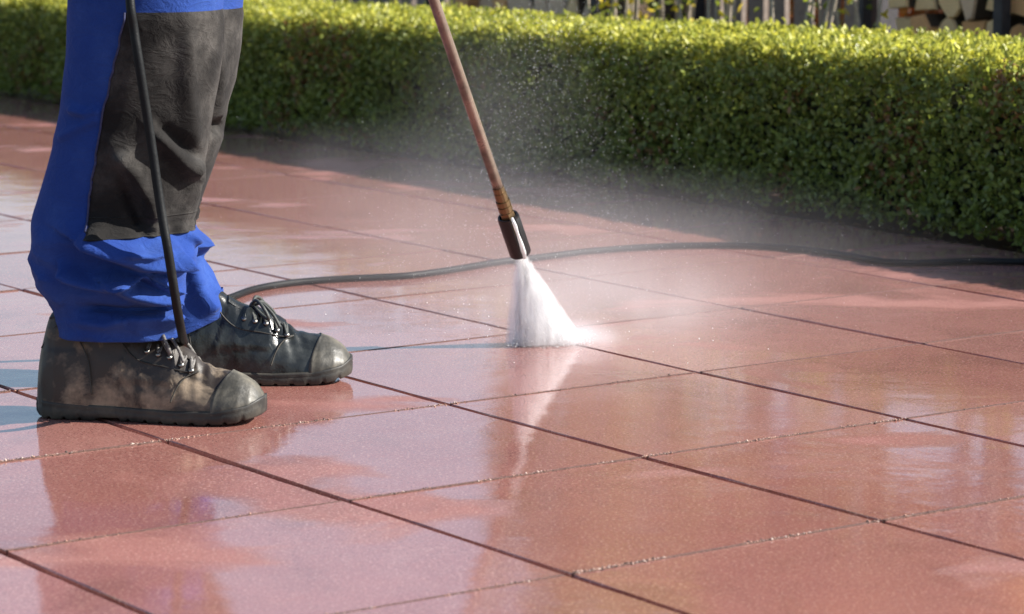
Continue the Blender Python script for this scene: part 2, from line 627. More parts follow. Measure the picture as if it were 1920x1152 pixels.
V_, F_, c_ = leaf_cloud(PL, np.c_[RNG.normal(0, 1, (k, 2)), RNG.normal(0, .12, k)], RNG.uniform(.011, .018, k), RNG.uniform(.007, .011, k), cl, np.tile((0, 0, 2.5), (k, 1)))
tag(big_mesh('fallen_leaves', V_, F_, M_LEAF, None, True, c_), 'small fallen hedge leaves scattered on the wet slabs along the hedge foot', 'leaves', kind='stuff')
# twiggy inside as a dark shell, the shade between leaves put into its colour
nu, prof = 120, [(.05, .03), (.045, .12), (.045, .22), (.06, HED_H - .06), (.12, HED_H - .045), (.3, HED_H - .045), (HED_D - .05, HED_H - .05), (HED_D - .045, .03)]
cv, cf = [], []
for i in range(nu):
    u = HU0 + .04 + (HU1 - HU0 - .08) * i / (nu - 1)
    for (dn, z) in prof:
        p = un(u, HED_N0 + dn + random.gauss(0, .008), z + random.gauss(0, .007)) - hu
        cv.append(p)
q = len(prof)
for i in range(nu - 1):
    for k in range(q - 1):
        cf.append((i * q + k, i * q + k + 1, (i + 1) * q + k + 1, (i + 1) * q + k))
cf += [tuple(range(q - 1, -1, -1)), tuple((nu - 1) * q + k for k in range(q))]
mesh_obj('inner_shade_shell', cv, cf, M_CORE, hedge, False)
for i in range(30):
    b = MB()
    u = HU0 + .15 + (HU1 - HU0 - .3) * (i + random.random() * .6) / 30
    base = un(u, HED_N0 + HED_D / 2 + random.gauss(0, .03), -.07) - hu
    b.tube([base, base + Vector((random.gauss(0, .02), random.gauss(0, .02), .16)), base + Vector((random.gauss(0, .05), random.gauss(0, .05), .36))], [.011, .009, .005], 6)
    b.build('stem', M_BARK, hedge, True)

# ------------------------------------------------------------------ behind the hedge: fence, wood stacks, shrubs, added beech hedge
def u_of(px, n):
    """u of the point on the line n whose picture x is px"""
    k = (px - 960) / FPX / CP
    Y = n / (N.x * k + N.y)
    return A.x * k * Y + A.y * Y


FN = 5.75
ua, ub = u_of(640, FN), u_of(1640, FN)
ub_, ua_ = max(ua, ub), min(ua, ub)
fence = tag(empty('picket_fence', un((ua_ + ub_) / 2, FN, -.07)), 'weathered grey picket fence behind the hedge and the yellow shrubs', 'fence')
fo = fence.location
npk = int((ub_ - ua_) / .105)
pm = MB(); hw = .036
pm.add([(-hw, -.009, .06), (hw, -.009, .06), (hw, -.009, .86), (0, -.009, .92), (-hw, -.009, .86), (-hw, .009, .06), (hw, .009, .06), (hw, .009, .86), (0, .009, .92), (-hw, .009, .86)],
       [(0, 1, 2, 3, 4), (9, 8, 7, 6, 5), (0, 5, 6, 1), (1, 6, 7, 2), (2, 7, 8, 3), (3, 8, 9, 4), (4, 9, 5, 0)])
pk0 = pm.build('picket', M_PICKET, fence)
for i in range(npk):
    o = pk0 if i == 0 else pk0.copy()
    if i: C.objects.link(o); o.parent = fence
    p = un(ua_ + .105 * (i + .5), FN - .012, 0) - fo
    o.location = (p.x, p.y, random.gauss(0, .008))
    o.rotation_euler = (random.gauss(0, .01), random.gauss(0, .012), ANG)
for z in (.25, .68):
    b = MB(); p = un((ua_ + ub_) / 2, FN + .022, z - .0) - Vector((fo.x, fo.y, 0))
    b.box(p, ub_ - ua_, .035, .06, ANG); b.build('rail', M_PICKET, fence)
for i in range(4):
    b = MB(); p = un(ua_ + .1 + (ub_ - ua_ - .2) * i / 3, FN + .085, .45) - Vector((fo.x, fo.y, 0))
    b.box(p, .08, .08, .95, ANG); b.build('post', M_POST, fence)

# split logs: cross-section shapes, length along N
def log_mesh(kind, k, face):
    r = random.Random(k * 13 + 5)
    if kind == 'wedge': pts = [(-.5, -.42), (.5, -.40), (.42, -.05), (.10, .52), (-.18, .46)]
    elif kind == 'half': pts = [(math.cos(t) * .52, math.sin(t) * .62 - .3) for t in np.linspace(0, math.pi, 8)]
    elif kind == 'round': pts = [(math.cos(t) * .5, math.sin(t) * .5) for t in np.linspace(0, 2 * math.pi, 12)[:-1]]
    else: pts = [(-.48, -.5), (.40, -.46), (.5, .2), (.2, .5), (-.42, .44)]
    pts = [(x * (1 + r.gauss(0, .07)), z * (1 + r.gauss(0, .07))) for x, z in pts]
    n = len(pts)
    v, f, m = [], [], []
    for (y, s) in ((-.5, .94), (-.47, 1.0), (.47, 1.0), (.5, .94)):
        for (x, z) in pts: v.append((x * s, y, z * s))
    for i in range(3):
        for a_ in range(n):
            b_ = (a_ + 1) % n
            f.append((i * n + a_, i * n + b_, (i + 1) * n + b_, (i + 1) * n + a_)); m.append(0 if i != 1 else (1 if r.random() < .6 else 0))
    f.append(tuple(range(n - 1, -1, -1))); m.append(0)
    f.append(tuple(3 * n + a_ for a_ in range(n))); m.append(0)
    me = bpy.data.meshes.new('log')
    me.from_pydata(v, [], f)
    me.materials.append(M_LOGEND[face]); me.materials.append(M_BARK)
    me.polygons.foreach_set('material_index', np.array(m, dtype=np.int32))
    return me


LOGS = {(kd, fc): log_mesh(kd, i * 3 + fc, fc) for i, kd in enumerate(('wedge', 'half', 'round', 'block')) for fc in range(3)}
SHADE = ('pale cream', 'warm tan', 'greyed')
SHAPE = {'wedge': 'wedge shaped', 'half': 'half round', 'round': 'whole round', 'block': 'blocky'}


def wood_stack(u0, u1, n, z0, z1, w, h, group, where, where_all, face_w, from_end=False):
    z, row, rows = z0, 0, {}
    while z < z1:
        u = u0 + w * random.uniform(0.05, .3)
        while u < u1 - w * .5:
            kd = random.choice(('wedge', 'wedge', 'half', 'round', 'block'))
            fc = random.choices(range(3), face_w)[0]
            ww, hh = w * random.uniform(.8, 1.12), h * random.uniform(.92, 1.10)
            o = link('firewood_log', LOGS[(kd, fc)])
            p = un(u + ww / 2, n + random.gauss(0, .014) + .15, z + h / 2)
            o.location = p
            o.scale = (ww, .30, hh)
            flip = math.pi if (kd in ('wedge', 'half') and random.random() < .2) else 0
            o.rotation_euler = (0, random.gauss(0, .12) + flip, ANG)
            rows.setdefault(row, []).append((o, kd, fc, z))
            u += ww * 1.03
        z += h * 1.0
        row += 1
    for row, items in rows.items():
        items.sort(key=lambda q: -q[0].location.x if from_end else q[0].location.x)
        k = 0
        for (o, kd, fc, z) in items:
            px, py = project(np.array([[o.location.x, o.location.y - .1, z + h]]))
            if -30 < px[0] < 1950 and z + h > .24 and z < .40:
                tag(o, '%s %s log, %s from %s, %s course' % (SHADE[fc], SHAPE[kd], ORD[min(k, 19)], where, ('lower', 'second', 'third', 'fourth', 'fifth')[row]), 'log', group)
                k += 1
            else:
                tag(o, 'split log out of plain sight in %s' % where_all, 'log', group)


ORD = 'first second third fourth fifth sixth seventh eighth ninth tenth eleventh twelfth thirteenth fourteenth fifteenth sixteenth seventeenth eighteenth nineteenth twentieth'.split()


WN = 5.25
uL, uR = u_of(1655, WN), u_of(2090, WN)
uL, uR = min(uL, uR), max(uL, uR)
wood_stack(uL, uR, WN, .165, .56, .080, .094, 'split logs in the tall wood stack', 'the dark rack post', 'the tall stack in the dark rack', (5, 4, 2))
WN2 = 5.38
vL, vR = sorted((u_of(850, WN2), u_of(1120, WN2)))
wood_stack(vL, vR, WN2, .145, .44, .086, .096, 'split logs in the low wood stack', 'the lance', 'the low stack by the picket fence', (2, 2, 5))


def log_rack(u0, u1, n, zs, hp, label):
    t = tag(empty('log_rack', un((u0 + u1) / 2, n + .15, -.07)), label, 'rack', 'racks that hold the firewood')
    o = Vector((t.location.x, t.location.y, -.07))
    for dn in (.06, .24):
        b = MB(); b.box(un((u0 + u1) / 2, n + dn, zs - .026) - o, u1 - u0 + .14, .05, .045, ANG); b.build('rail', M_POST, t)
    for uu in (u0 - .045, (u0 + u1) / 2 + .05 if hp > .8 else u0 - .045, u1 + .045):
        for dn in (-.045, .345):
            if uu == u0 - .045 and hp <= .8 and False: continue
            b = MB(); b.box(un(uu, n + dn, hp / 2 - .035) - o, .03, .03, hp + .07, ANG); b.build('post', M_POST, t)
    return t


log_rack(uL, uR, WN, .165, 1.02, 'dark timber rack holding the tall stack of pale split logs')
log_rack(vL, vR, WN2, .145, .62, 'low timber rack of greyish logs in front of the picket fence')

SN = 7.5  # unseen beech hedge, added for the orange it reflects in the wet slabs
sL, sR = sorted((u_of(1330, SN), u_of(2500, SN)))
beech = tag(empty('added_beech_hedge', un((sL + sR) / 2, SN, -.07)), 'beech hedge with orange brown winter leaves, added behind the log rack to tint the reflections', 'hedge')
so = beech.location.copy()
k = 13000
u = RNG.uniform(sL, sR, k); z = RNG.uniform(.0, 1.15, k)
n_ = SN + vnoise(u, z, 4.4, 1.6) * .12 - .12 + RNG.exponential(.12, k)
z = z + vnoise(u, n_, 8.8, 2.2) * .10
PB = np.outer(u, A) + np.outer(n_, N) + np.outer(z, (0, 0, 1)) - np.array(so) + np.array((0, 0, -.07))
cb = np.array([(.62, .30, .085), (.50, .21, .06), (.70, .40, .13), (.40, .17, .05)])[RNG.integers(0, 4, k)] * RNG.uniform(.7, 1.2, (k, 1))
V_, F_, c_ = leaf_cloud(PB, np.c_[RNG.normal(0, .8, (k, 2)), RNG.normal(-.5, .6, k)], RNG.uniform(.05, .085, k), RNG.uniform(.028, .045, k), cb)
big_mesh('foliage', V_, F_, M_LEAF, beech, True, c_)
for i in range(9):
    b = MB(); p = un(sL + (sR - sL) * (i + .5) / 9, SN + .15) - so
    p.z = 0
    b.tube(spline([p, p + Vector((random.gauss(0, .03), random.gauss(0, .03), .5)), p + Vector((random.gauss(0, .07), random.gauss(0, .06), 1.1))], 4), [.026 * (1 - .08 * q) for q in range(9)], 8)
    b.build('stem', M_BARK, beech, True)


def golden_tree(px, n, zc, rx, rz, label, k):
    base = un(u_of(px, n), n, -.07)
    t = tag(empty('golden_tree', base), label, 'tree', 'small golden trees behind the garden')
    limbs = MB()
    limbs.tube(spline([(0, 0, 0), (random.gauss(0, .03), random.gauss(0, .03), .8), (random.gauss(0, .05), random.gauss(0, .05), zc - rz * .5), (random.gauss(0, .08), random.gauss(0, .08), zc + rz * .7)], 5), [.05 - .0027 * q for q in range(16)], 8)
    for _ in range(9):
        a = random.uniform(0, 6.28); h = random.uniform(zc - rz * .9, zc + rz * .3)
        d = Vector((math.cos(a), math.sin(a), 0))
        limbs.tube(spline([(0, 0, h - .25), d * rx * .45 + Vector((0, 0, h)), d * rx * .9 + Vector((0, 0, h + .25))], 4), [.016 - .0016 * q for q in range(9)], 6)
    limbs.build('trunk', M_BARK, t, True)
    cl = RNG.normal(0, 1, (46, 3)); cl /= np.linalg.norm(cl, axis=1, keepdims=True)
    cl = cl * RNG.uniform(.35, 1.0, (46, 1)) * np.array((rx, rx, rz)) + np.array((0, 0, zc))
    P = cl[RNG.integers(0, 46, k)] + RNG.normal(0, .10, (k, 3))
    cb = np.array([(.80, .42, .08), (.70, .33, .07), (.85, .55, .12), (.55, .30, .07)])[RNG.integers(0, 4, k)] * RNG.uniform(.7, 1.15, (k, 1))
    V_, F_, c_ = leaf_cloud(P, np.c_[RNG.normal(0, .8, (k, 2)), RNG.normal(-.4, .6, k)], RNG.uniform(.05, .085, k), RNG.uniform(.03, .05, k), cb)
    big_mesh('crown', V_, F_, M_LEAF, t, True, c_)


golden_tree(1420, 7.7, 2.15, .42, .50, 'golden leaved tree nearest the yellow shrubs, beyond the added beech hedge', 4200)
golden_tree(1640, 8.0, 2.30, .48, .58, 'golden leaved tree standing behind the dark log rack', 5200)
golden_tree(1880, 7.7, 2.20, .46, .55, 'golden leaved tree at the far end of the added beech hedge', 4800)


def shrub(name, u, n, h, nst, label, leaf_cols, leafy, spread=.22, lean=0.0):
    base = un(u, n, -.07)
    t = tag(empty(name, base), label, 'shrub', 'shrubs behind the hedge')
    P, D = [], []
    for s in range(nst):
        a = random.uniform(0, 2 * math.pi)
        d = Vector((math.cos(a), math.sin(a), 0))
        top = h * random.uniform(.7, 1.05)
        sp = spread * random.uniform(.3, 1.0)
        pts = [d * .03, d * (.03 + sp * .35) + Vector((random.gauss(0, .015), 0, top * .4)), d * (.03 + sp * .8) + A * lean + Vector((0, random.gauss(0, .02), top * .75)), d * (.03 + sp) + A * lean * 1.5 + Vector((0, 0, top))]
        pts = spline(pts, 5)
        b = MB(); b.tube(pts, [.0065 * (1 - .75 * i / (len(pts) - 1)) for i in range(len(pts))], 6)
        b.build('stem', M_STEM, t, True)
        for _ in range(int(leafy)):
            k = random.uniform(.06, 1.0) ** (.9 if h < 2 else .4)
            q = pts[min(len(pts) - 1, int(k * (len(pts) - 1)))]
            P.append(q + Vector((random.gauss(0, .028), random.gauss(0, .028), random.gauss(0, .02))))
            D.append((random.gauss(0, 1), random.gauss(0, 1), random.gauss(.3, .8)))
    if P:
        k = len(P)
        cols = np.array(leaf_cols)[RNG.integers(0, len(leaf_cols), k)] * RNG.uniform(.7, 1.2, (k, 1))
        V, F, cc = leaf_cloud(np.array(P), np.array(D), RNG.uniform(.018, .034, k), RNG.uniform(.010, .017, k), cols)
        big_mesh('foliage', V, F, M_LEAF, t, True, cc)
    return t


YG = [(.75, .60, .04), (.66, .58, .05), (.30, .36, .05), (.80, .62, .06)]
GR = [(.16, .20, .03), (.25, .28, .04), (.10, .13, .025)]
for (px, n, h, ns, lf, cols, lab, ln) in (
        (1150, 5.10, 1.00, 8, 55, YG + GR, 'yellow leaved shrub in front of the picket fence beside the low log stack', 0),
        (1255, 5.32, 1.15, 8, 60, YG + GR, 'dense yellow shrub in the middle of the picket fence', .05),
        (1340, 5.05, 1.10, 7, 45, YG + GR, 'sparse yellow shrub with upright stems before the grey pickets', 0),
        (1490, 4.86, .95, 5, 22, GR, 'nearly bare shrub with pale forked stems rising over the hedge', .02),
        (1600, 5.05, 1.05, 6, 40, YG + GR, 'yellow green shrub close to the dark rack post', 0),
        (985, 6.55, 2.35, 15, 480, YG, 'tall yellow flowering shrub beyond the pickets, straight behind the low log stack', 0),
        (1110, 6.70, 2.55, 17, 520, YG, 'tallest yellow flowering shrub beyond the picket fence', .05),
        (1235, 6.60, 2.30, 13, 400, YG, 'tall open yellow shrub beyond the pickets, before the end of the added beech hedge', 0),
        (560, 5.0, .62, 9, 70, GR + YG[:2], 'leafy green shrub behind the far end of the hedge', 0),
        (690, 5.2, .60, 7, 60, YG[1:3], 'low yellow green shrub before the far end of the fence', 0)):
    shrub('garden_shrub', u_of(px, n), n, h, ns, lab, cols, lf, .16, ln)

# ------------------------------------------------------------------ the person: trousers, boots, body
person = tag(empty('person', (-.52, 4.17, 0)), 'person standing in blue work trousers with charcoal knee patches and muddy work boots', 'person')
po = person.location.copy()


def lerp_tab(tab, x):
    xs = [t[0] for t in tab]
    return [float(np.interp(x, xs, [t[k] for t in tab])) for k in range(1, len(tab[0]))]


def seg_dist(px, py, poly):
    """distance in picture px of points to a polyline, with its signed side (above the line positive), and how far along it lies"""
    best = np.full(px.shape, 1e9); side = np.zeros(px.shape); along = np.zeros(px.shape)
    n = len(poly) - 1
    for i in range(n):
        (x0, y0), (x1, y1) = poly[i], poly[i + 1]
        dx, dy = x1 - x0, y1 - y0
        L2 = dx * dx + dy * dy
        t = np.clip(((px - x0) * dx + (py - y0) * dy) / L2, 0, 1)
        d = np.hypot(px - x0 - t * dx, py - y0 - t * dy)
        s = np.sign((px - x0) * dy - (py - y0) * dx)
        m = d < best
        best = np.where(m, d, best); side = np.where(m, s, side); along = np.where(m, (i + t) / n, along)
    return best, side, along


def trouser_leg(tab, Yc, depth, folds, seed, nz=300, nt=220):
    """tab: picture row, picture x of the back edge, of the front edge. -> grid of points (nz, nt, 3), thetas, rows"""
    rows = np.linspace(tab[0][0], tab[-1][0], nz)
    th = np.linspace(-math.pi, math.pi, nt, endpoint=False)
    G = np.zeros((nz, nt, 3))
    for i, r in enumerate(rows):
        xl, xr = lerp_tab(tab, r)
        a, b = at(xl, r, Yc), at(xr, r, Yc)
        cx, rx, z = (a.x + b.x) / 2, (b.x - a.x) / 2, a.z
        dy = float(np.interp(r, [d[0] for d in depth], [d[1] for d in depth]))
        c, s = np.cos(th), np.sin(th)
        e = 2 / 2.05
        G[i, :, 0] = cx + rx * np.sign(c) * np.abs(c) ** e
        G[i, :, 1] = Yc + dy * np.sign(s) * np.abs(s) ** e
        G[i, :, 2] = z
    # smooth down the leg
    for _ in range(3):
        G[1:-1, :, :2] = .25 * G[:-2, :, :2] + .5 * G[1:-1, :, :2] + .25 * G[2:, :, :2]
    nrm = np.zeros_like(G)
    ctr = G.mean(axis=1, keepdims=True)
    nrm[..., :2] = G[..., :2] - ctr[..., :2]
    nrm /= np.linalg.norm(nrm, axis=2, keepdims=True)
    px, py = project(G.reshape(-1, 3))
    px, py = px.reshape(nz, nt), py.reshape(nz, nt)
    front = np.clip(-np.sin(th) * 2.2 + .55, 0, 1)[None, :]
    D = np.zeros((nz, nt))
    for (poly, amp, w_up, w_dn) in folds:
        d, s, al = seg_dist(px, py, poly)
        w = np.where(s > 0, w_up, w_dn)
        endfade = np.clip(np.minimum(al, 1 - al) * 6 + .35, 0, 1)
        D += (3.6 if min(q_[1] for q_ in poly) > 430 else 2.2) * amp * np.exp(-(d / w) ** 2) * front * endfade
    for i in range(nz):
        for j in range(nt):
            x, y, z = G[i, j]
            low = np.clip((py[i, j] - 415) / 40, 0, 1)
            n1 = noise.noise((x * 16 + seed, y * 16, z * 26))
            n2 = noise.noise((x * 9, y * 9 + seed, z * 9))
            n3 = 1 - abs(noise.noise((x * 14 + seed, y * 14, z * 34 + 3)))
            D[i, j] += .0022 * n2 + .0012 * n1 + low * (.0040 * n1 + .0085 * (n3 - .78))
    G += nrm * D[..., None]
    return G, th, rows, nrm


def grid_mesh(G, closed=True):
    nz, nt = G.shape[:2]
    idx = np.arange(nz * nt).reshape(nz, nt)
    nx = np.roll(idx, -1, axis=1) if closed else None
    if closed:
        F = np.stack([idx[:-1], idx[1:], nx[1:], nx[:-1]], -1).reshape(-1, 4)
    else:
        F = np.stack([idx[:-1, :-1], idx[1:, :-1], idx[1:, 1:], idx[:-1, 1:]], -1).reshape(-1, 4)
    return G.reshape(-1, 3), F


NEAR_Y, FAR_Y = 4.045, 4.325
near_tab = [(-520, 150, 440), (-300, 138, 432), (-120, 130, 424), (0, 128, 418), (100, 124, 415), (150, 120, 408), (200, 114, 398), (280, 99, 386), (350, 78, 372),
            (400, 61, 362), (432, 55, 357), (446, 53, 366), (470, 50, 372), (495, 50, 362), (515, 56, 352), (540, 80, 346), (570, 97, 343), (600, 105, 345), (628, 108, 347)]
near_dep = [(-520, .105), (0, .095), (200, .090), (400, .088), (460, .090), (560, .068), (628, .066)]
near_folds = [
    ([(150, 452), (202, 478), (250, 500), (300, 506), (334, 502)], .015, 40, 6),
    ([(226, 470), (262, 476), (300, 466)], .004, 8, 6),
    ([(120, 505), (140, 527), (165, 536), (200, 543), (232, 528), (262, 514)], .0085, 15, 5),
    ([(200, 533), (240, 556), (275, 568), (318, 571)], .0115, 24, 5),
    ([(256, 514), (290, 540), (322, 551)], .0060, 7, 4),
    ([(280, 508), (300, 516), (326, 518)], -.0035, 4, 4),
    ([(150, 580), (225, 585), (290, 584), (322, 578)], -.0060, 8, 6),
    ([(238, 598), (300, 594), (328, 591)], .0060, 7, 22),
    ([(150, 604), (200, 610), (238, 600)], .0030, 10, 10),
    ([(75, 520), (105, 550), (128, 572)], .0022, 12, 12),
    ([(345, 440), (362, 455), (372, 458)], .004, 9, 6),
    # knee patch: soft pulls
    ([(283, 252), (312, 284), (338, 318), (356, 334)], .0072, 24, 7),
    ([(300, 238), (335, 268), (372, 300)], -.006, 14, 10),
    ([(216, 288), (248, 330), (272, 380), (280, 420)], .008, 24, 11),
    ([(232, 352), (252, 400), (262, 428)], -.006, 12, 12),
    ([(352, 40), (350, 180), (362, 300), (354, 400)], .004, 16, 16),
    ([(130, 205), (165, 215), (190, 208)], .004, 9, 9),
    ([(110, 262), (150, 240), (190, 222)], .003, 8, 8),
]
far_tab = [(-520, 190, 476), (-120, 205, 460), (0, 210, 456), (80, 212, 450), (150, 212, 440), (200, 212, 424), (260, 212, 416), (320, 210, 396), (380, 206, 374), (415, 206, 364),
           (432, 214, 370), (446, 215, 390), (458, 216, 398), (470, 220, 395), (484, 228, 384), (520, 240, 400), (550, 250, 420), (570, 258, 428), (582, 262, 430)]
far_dep = [(-520, .105), (0, .095), (200, .086), (400, .080), (460, .082), (530, .070), (582, .066)]
far_folds = [
    ([(340, 462), (365, 460), (385, 458)], .006, 12, 8),
    ([(335, 490), (372, 482), (392, 474)], -.008, 8, 7),
    ([(395, 240), (418, 228)], -.010, 10, 14),
    ([(360, 500), (372, 540), (400, 580)], .004, 14, 14),
    ([(400, 60), (408, 150), (402, 230)], .004, 14, 14),
]

legs, V_all, F_all = [], [], []
off = 0
for tab, Yc, dep, folds, seed in ((near_tab, NEAR_Y, near_dep, near_folds, 2.0), (far_tab, FAR_Y, far_dep, far_folds, 9.0)):
    G, th, rows, nrm = trouser_leg(tab, Yc, dep, folds, seed)
    if Yc == FAR_Y:       # this hem rises towards the heel and dips over the instep the other way
        i0 = np.searchsorted(rows, 520)
        k = np.clip((rows - 520) / 70, 0, 1)[:, None]
        G[..., 2] -= k * np.clip((-.41 - G[..., 0]) / .065, 0, 1.2) * .030
    legs.append((G, th, rows, nrm))
    inner = G[-1] - nrm[-1] * .004
    up1 = inner.copy(); up1[:, 2] += .035; up1[:, :2] = inner[:, :2] - nrm[-1][:, :2] * .003
    hem = G[-1] - nrm[-1] * .0015 - np.array([0, 0, .0012])
    GG = np.concatenate([G, hem[None], inner[None], up1[None]])
    V, F = grid_mesh(GG)
    V_all.append(V - np.array(po)); F_all.append(F + off); off += len(V)
# seat of the trousers, joining both legs at the waist
top_n, top_f = legs[0][0][0], legs[1][0][0]
zt = float(top_n[:, 2].mean())
trousers = big_mesh('trousers', np.concatenate(V_all), np.concatenate(F_all), M_BLUE, person, True)

hipc = Vector(((top_n[:, 0].mean() + top_f[:, 0].mean()) / 2, (NEAR_Y + FAR_Y) / 2, 0))
hv = []
prof = [(zt - .06, .128, .235), (zt + .02, .132, .232), (zt + .10, .122, .205), (zt + .17, .112, .178), (zt + .20, .110, .172)]
for (z, a, b) in prof:
    for k in range(48):
        t = 2 * math.pi * k / 48
        hv.append((hipc.x + a * math.cos(t) - po.x, hipc.y + b * math.sin(t) - po.y, z))
hf = [(i * 48 + k, i * 48 + (k + 1) % 48, (i + 1) * 48 + (k + 1) % 48, (i + 1) * 48 + k) for i in range(len(prof) - 1) for k in range(48)]
mesh_obj('seat', hv, hf, M_BLUE, trousers)

# knee patches: a second layer of cloth lying on the front of each leg, with a turned, puckered lower edge
for li, (row0, row1, seam) in enumerate(((14, 431, [(0, 240), (80, 222), (150, 206), (220, 190), (290, 179), (380, 166), (440, 158)]),
                                         (14, 412, [(0, 300), (440, 280)]))):
    G, th, rows, nrm = legs[li]
    ii = [i for i, r in enumerate(rows) if row0 <= r <= row1]
    nt2 = 150
    out = []
    for q, i in enumerate(ii):
        px, _ = project(G[i])
        sx = float(np.interp(rows[i], [s[0] for s in seam], [s[1] for s in seam]))
        cand = [j for j in range(len(th)) if th[j] < -.02 and th[j] > -math.pi + .15]
        j0 = min(cand, key=lambda j: abs(px[j] - sx))
        t0 = th[j0]
        tt = np.linspace(t0, 1.9, nt2)
        P = np.stack([np.interp(tt, th, G[i, :, c]) for c in range(3)], 1)
        Nn = np.stack([np.interp(tt, th, nrm[i, :, c]) for c in range(3)], 1)
        edge = min(q, len(ii) - 1 - q) / 4.0
        ed2 = np.minimum(np.arange(nt2), nt2 - 1 - np.arange(nt2)) / 3.0
        lift = .0026 * np.clip(np.minimum(edge, ed2) + .12, 0, 1)
        low = np.clip((rows[i] - (row1 - 34)) / 34, 0, 1)
        puck = low * (.0030 * np.sin(tt * 23 + 1.5 * np.sin(tt * 7)) + .0028)
        stitch = -.0022 * math.exp(-((rows[i] - (row1 - 22)) / 4.0) ** 2) if row1 - rows[i] < 60 else 0
        out.append(P + Nn * (lift + puck + stitch)[:, None])
    V, F = grid_mesh(np.array(out), False)
    pt = big_mesh('knee_patch', V - np.array(po), F, M_PATCH, trousers, True)
    # piping along the side seam
    sv = [Vector(o[0]) - po + Vector((0, -.001, 0)) for o in out[::4]]
    b = MB(); b.tube(sv, .0016, 6); b.build('piping', M_SEAM, trousers, True)
    for dz in (0, -9):
        k = len(out) - 1 + dz
        b = MB(); b.tube([Vector(p) - po + Vector((0, 0, -.0004)) for p in out[k][::2]], .0011, 5); b.build('hem_seam', M_PATCH, trousers, True)
# waistband-high cap of light blue cloth edge above the patch is part of the trouser leg itself

# ---------------- boots (heel at x = 0, toe at x = .315, sole on z = 0)
TOPZ = [(0, .066), (.004, .088), (.010, .112), (.020, .142), (.032, .150), (.095, .150), (.118, .140), (.140, .122), (.155, .113), (.168, .1085), (.195, .102), (.213, .0925), (.235, .0765), (.25, .0715), (.268, .0695), (.285, .0635),
        (.298, .056), (.307, .0465), (.313, .037), (.316, .028)]
HALF = [(0, .012), (.004, .021), (.012, .029), (.03, .0345), (.08, .0345), (.13, .0355), (.17, .041), (.21, .0475), (.245, .0505), (.27, .0495), (.29, .043), (.303, .034), (.311, .022), (.316, .008)]
SOLEZ = [(0, .025), (.1, .020), (.2, .0175), (.26, .020), (.30, .027), (.316, .035)]


def boot_point(x, t, extra=0.0):
    """t 0..1 from the outer edge over the top to the inner edge"""
    zt_, hw, zb = lerp_tab(TOPZ, x)[0], lerp_tab(HALF, x)[0], lerp_tab(SOLEZ, x)[0] - .006
    zt_ = max(zt_, zb + .002)
    a = math.pi * t
    e = 2 / (2.3 if x > .2 else 3.0)
    y = math.copysign(abs(math.cos(a)) ** e, math.cos(a))
    z = abs(math.sin(a)) ** e
    taper = 1 - (.26 if x < .15 else float(np.interp(x, [.15, .22, .3], [.30, .42, .25]))) * z ** 1.3
    hw += extra
    h = zt_ + extra - zb
    bulge = .0025 * math.sin(min(1, z * 1.6) * math.pi)
    return Vector((x, y * (hw * taper + bulge), zb + h * z))


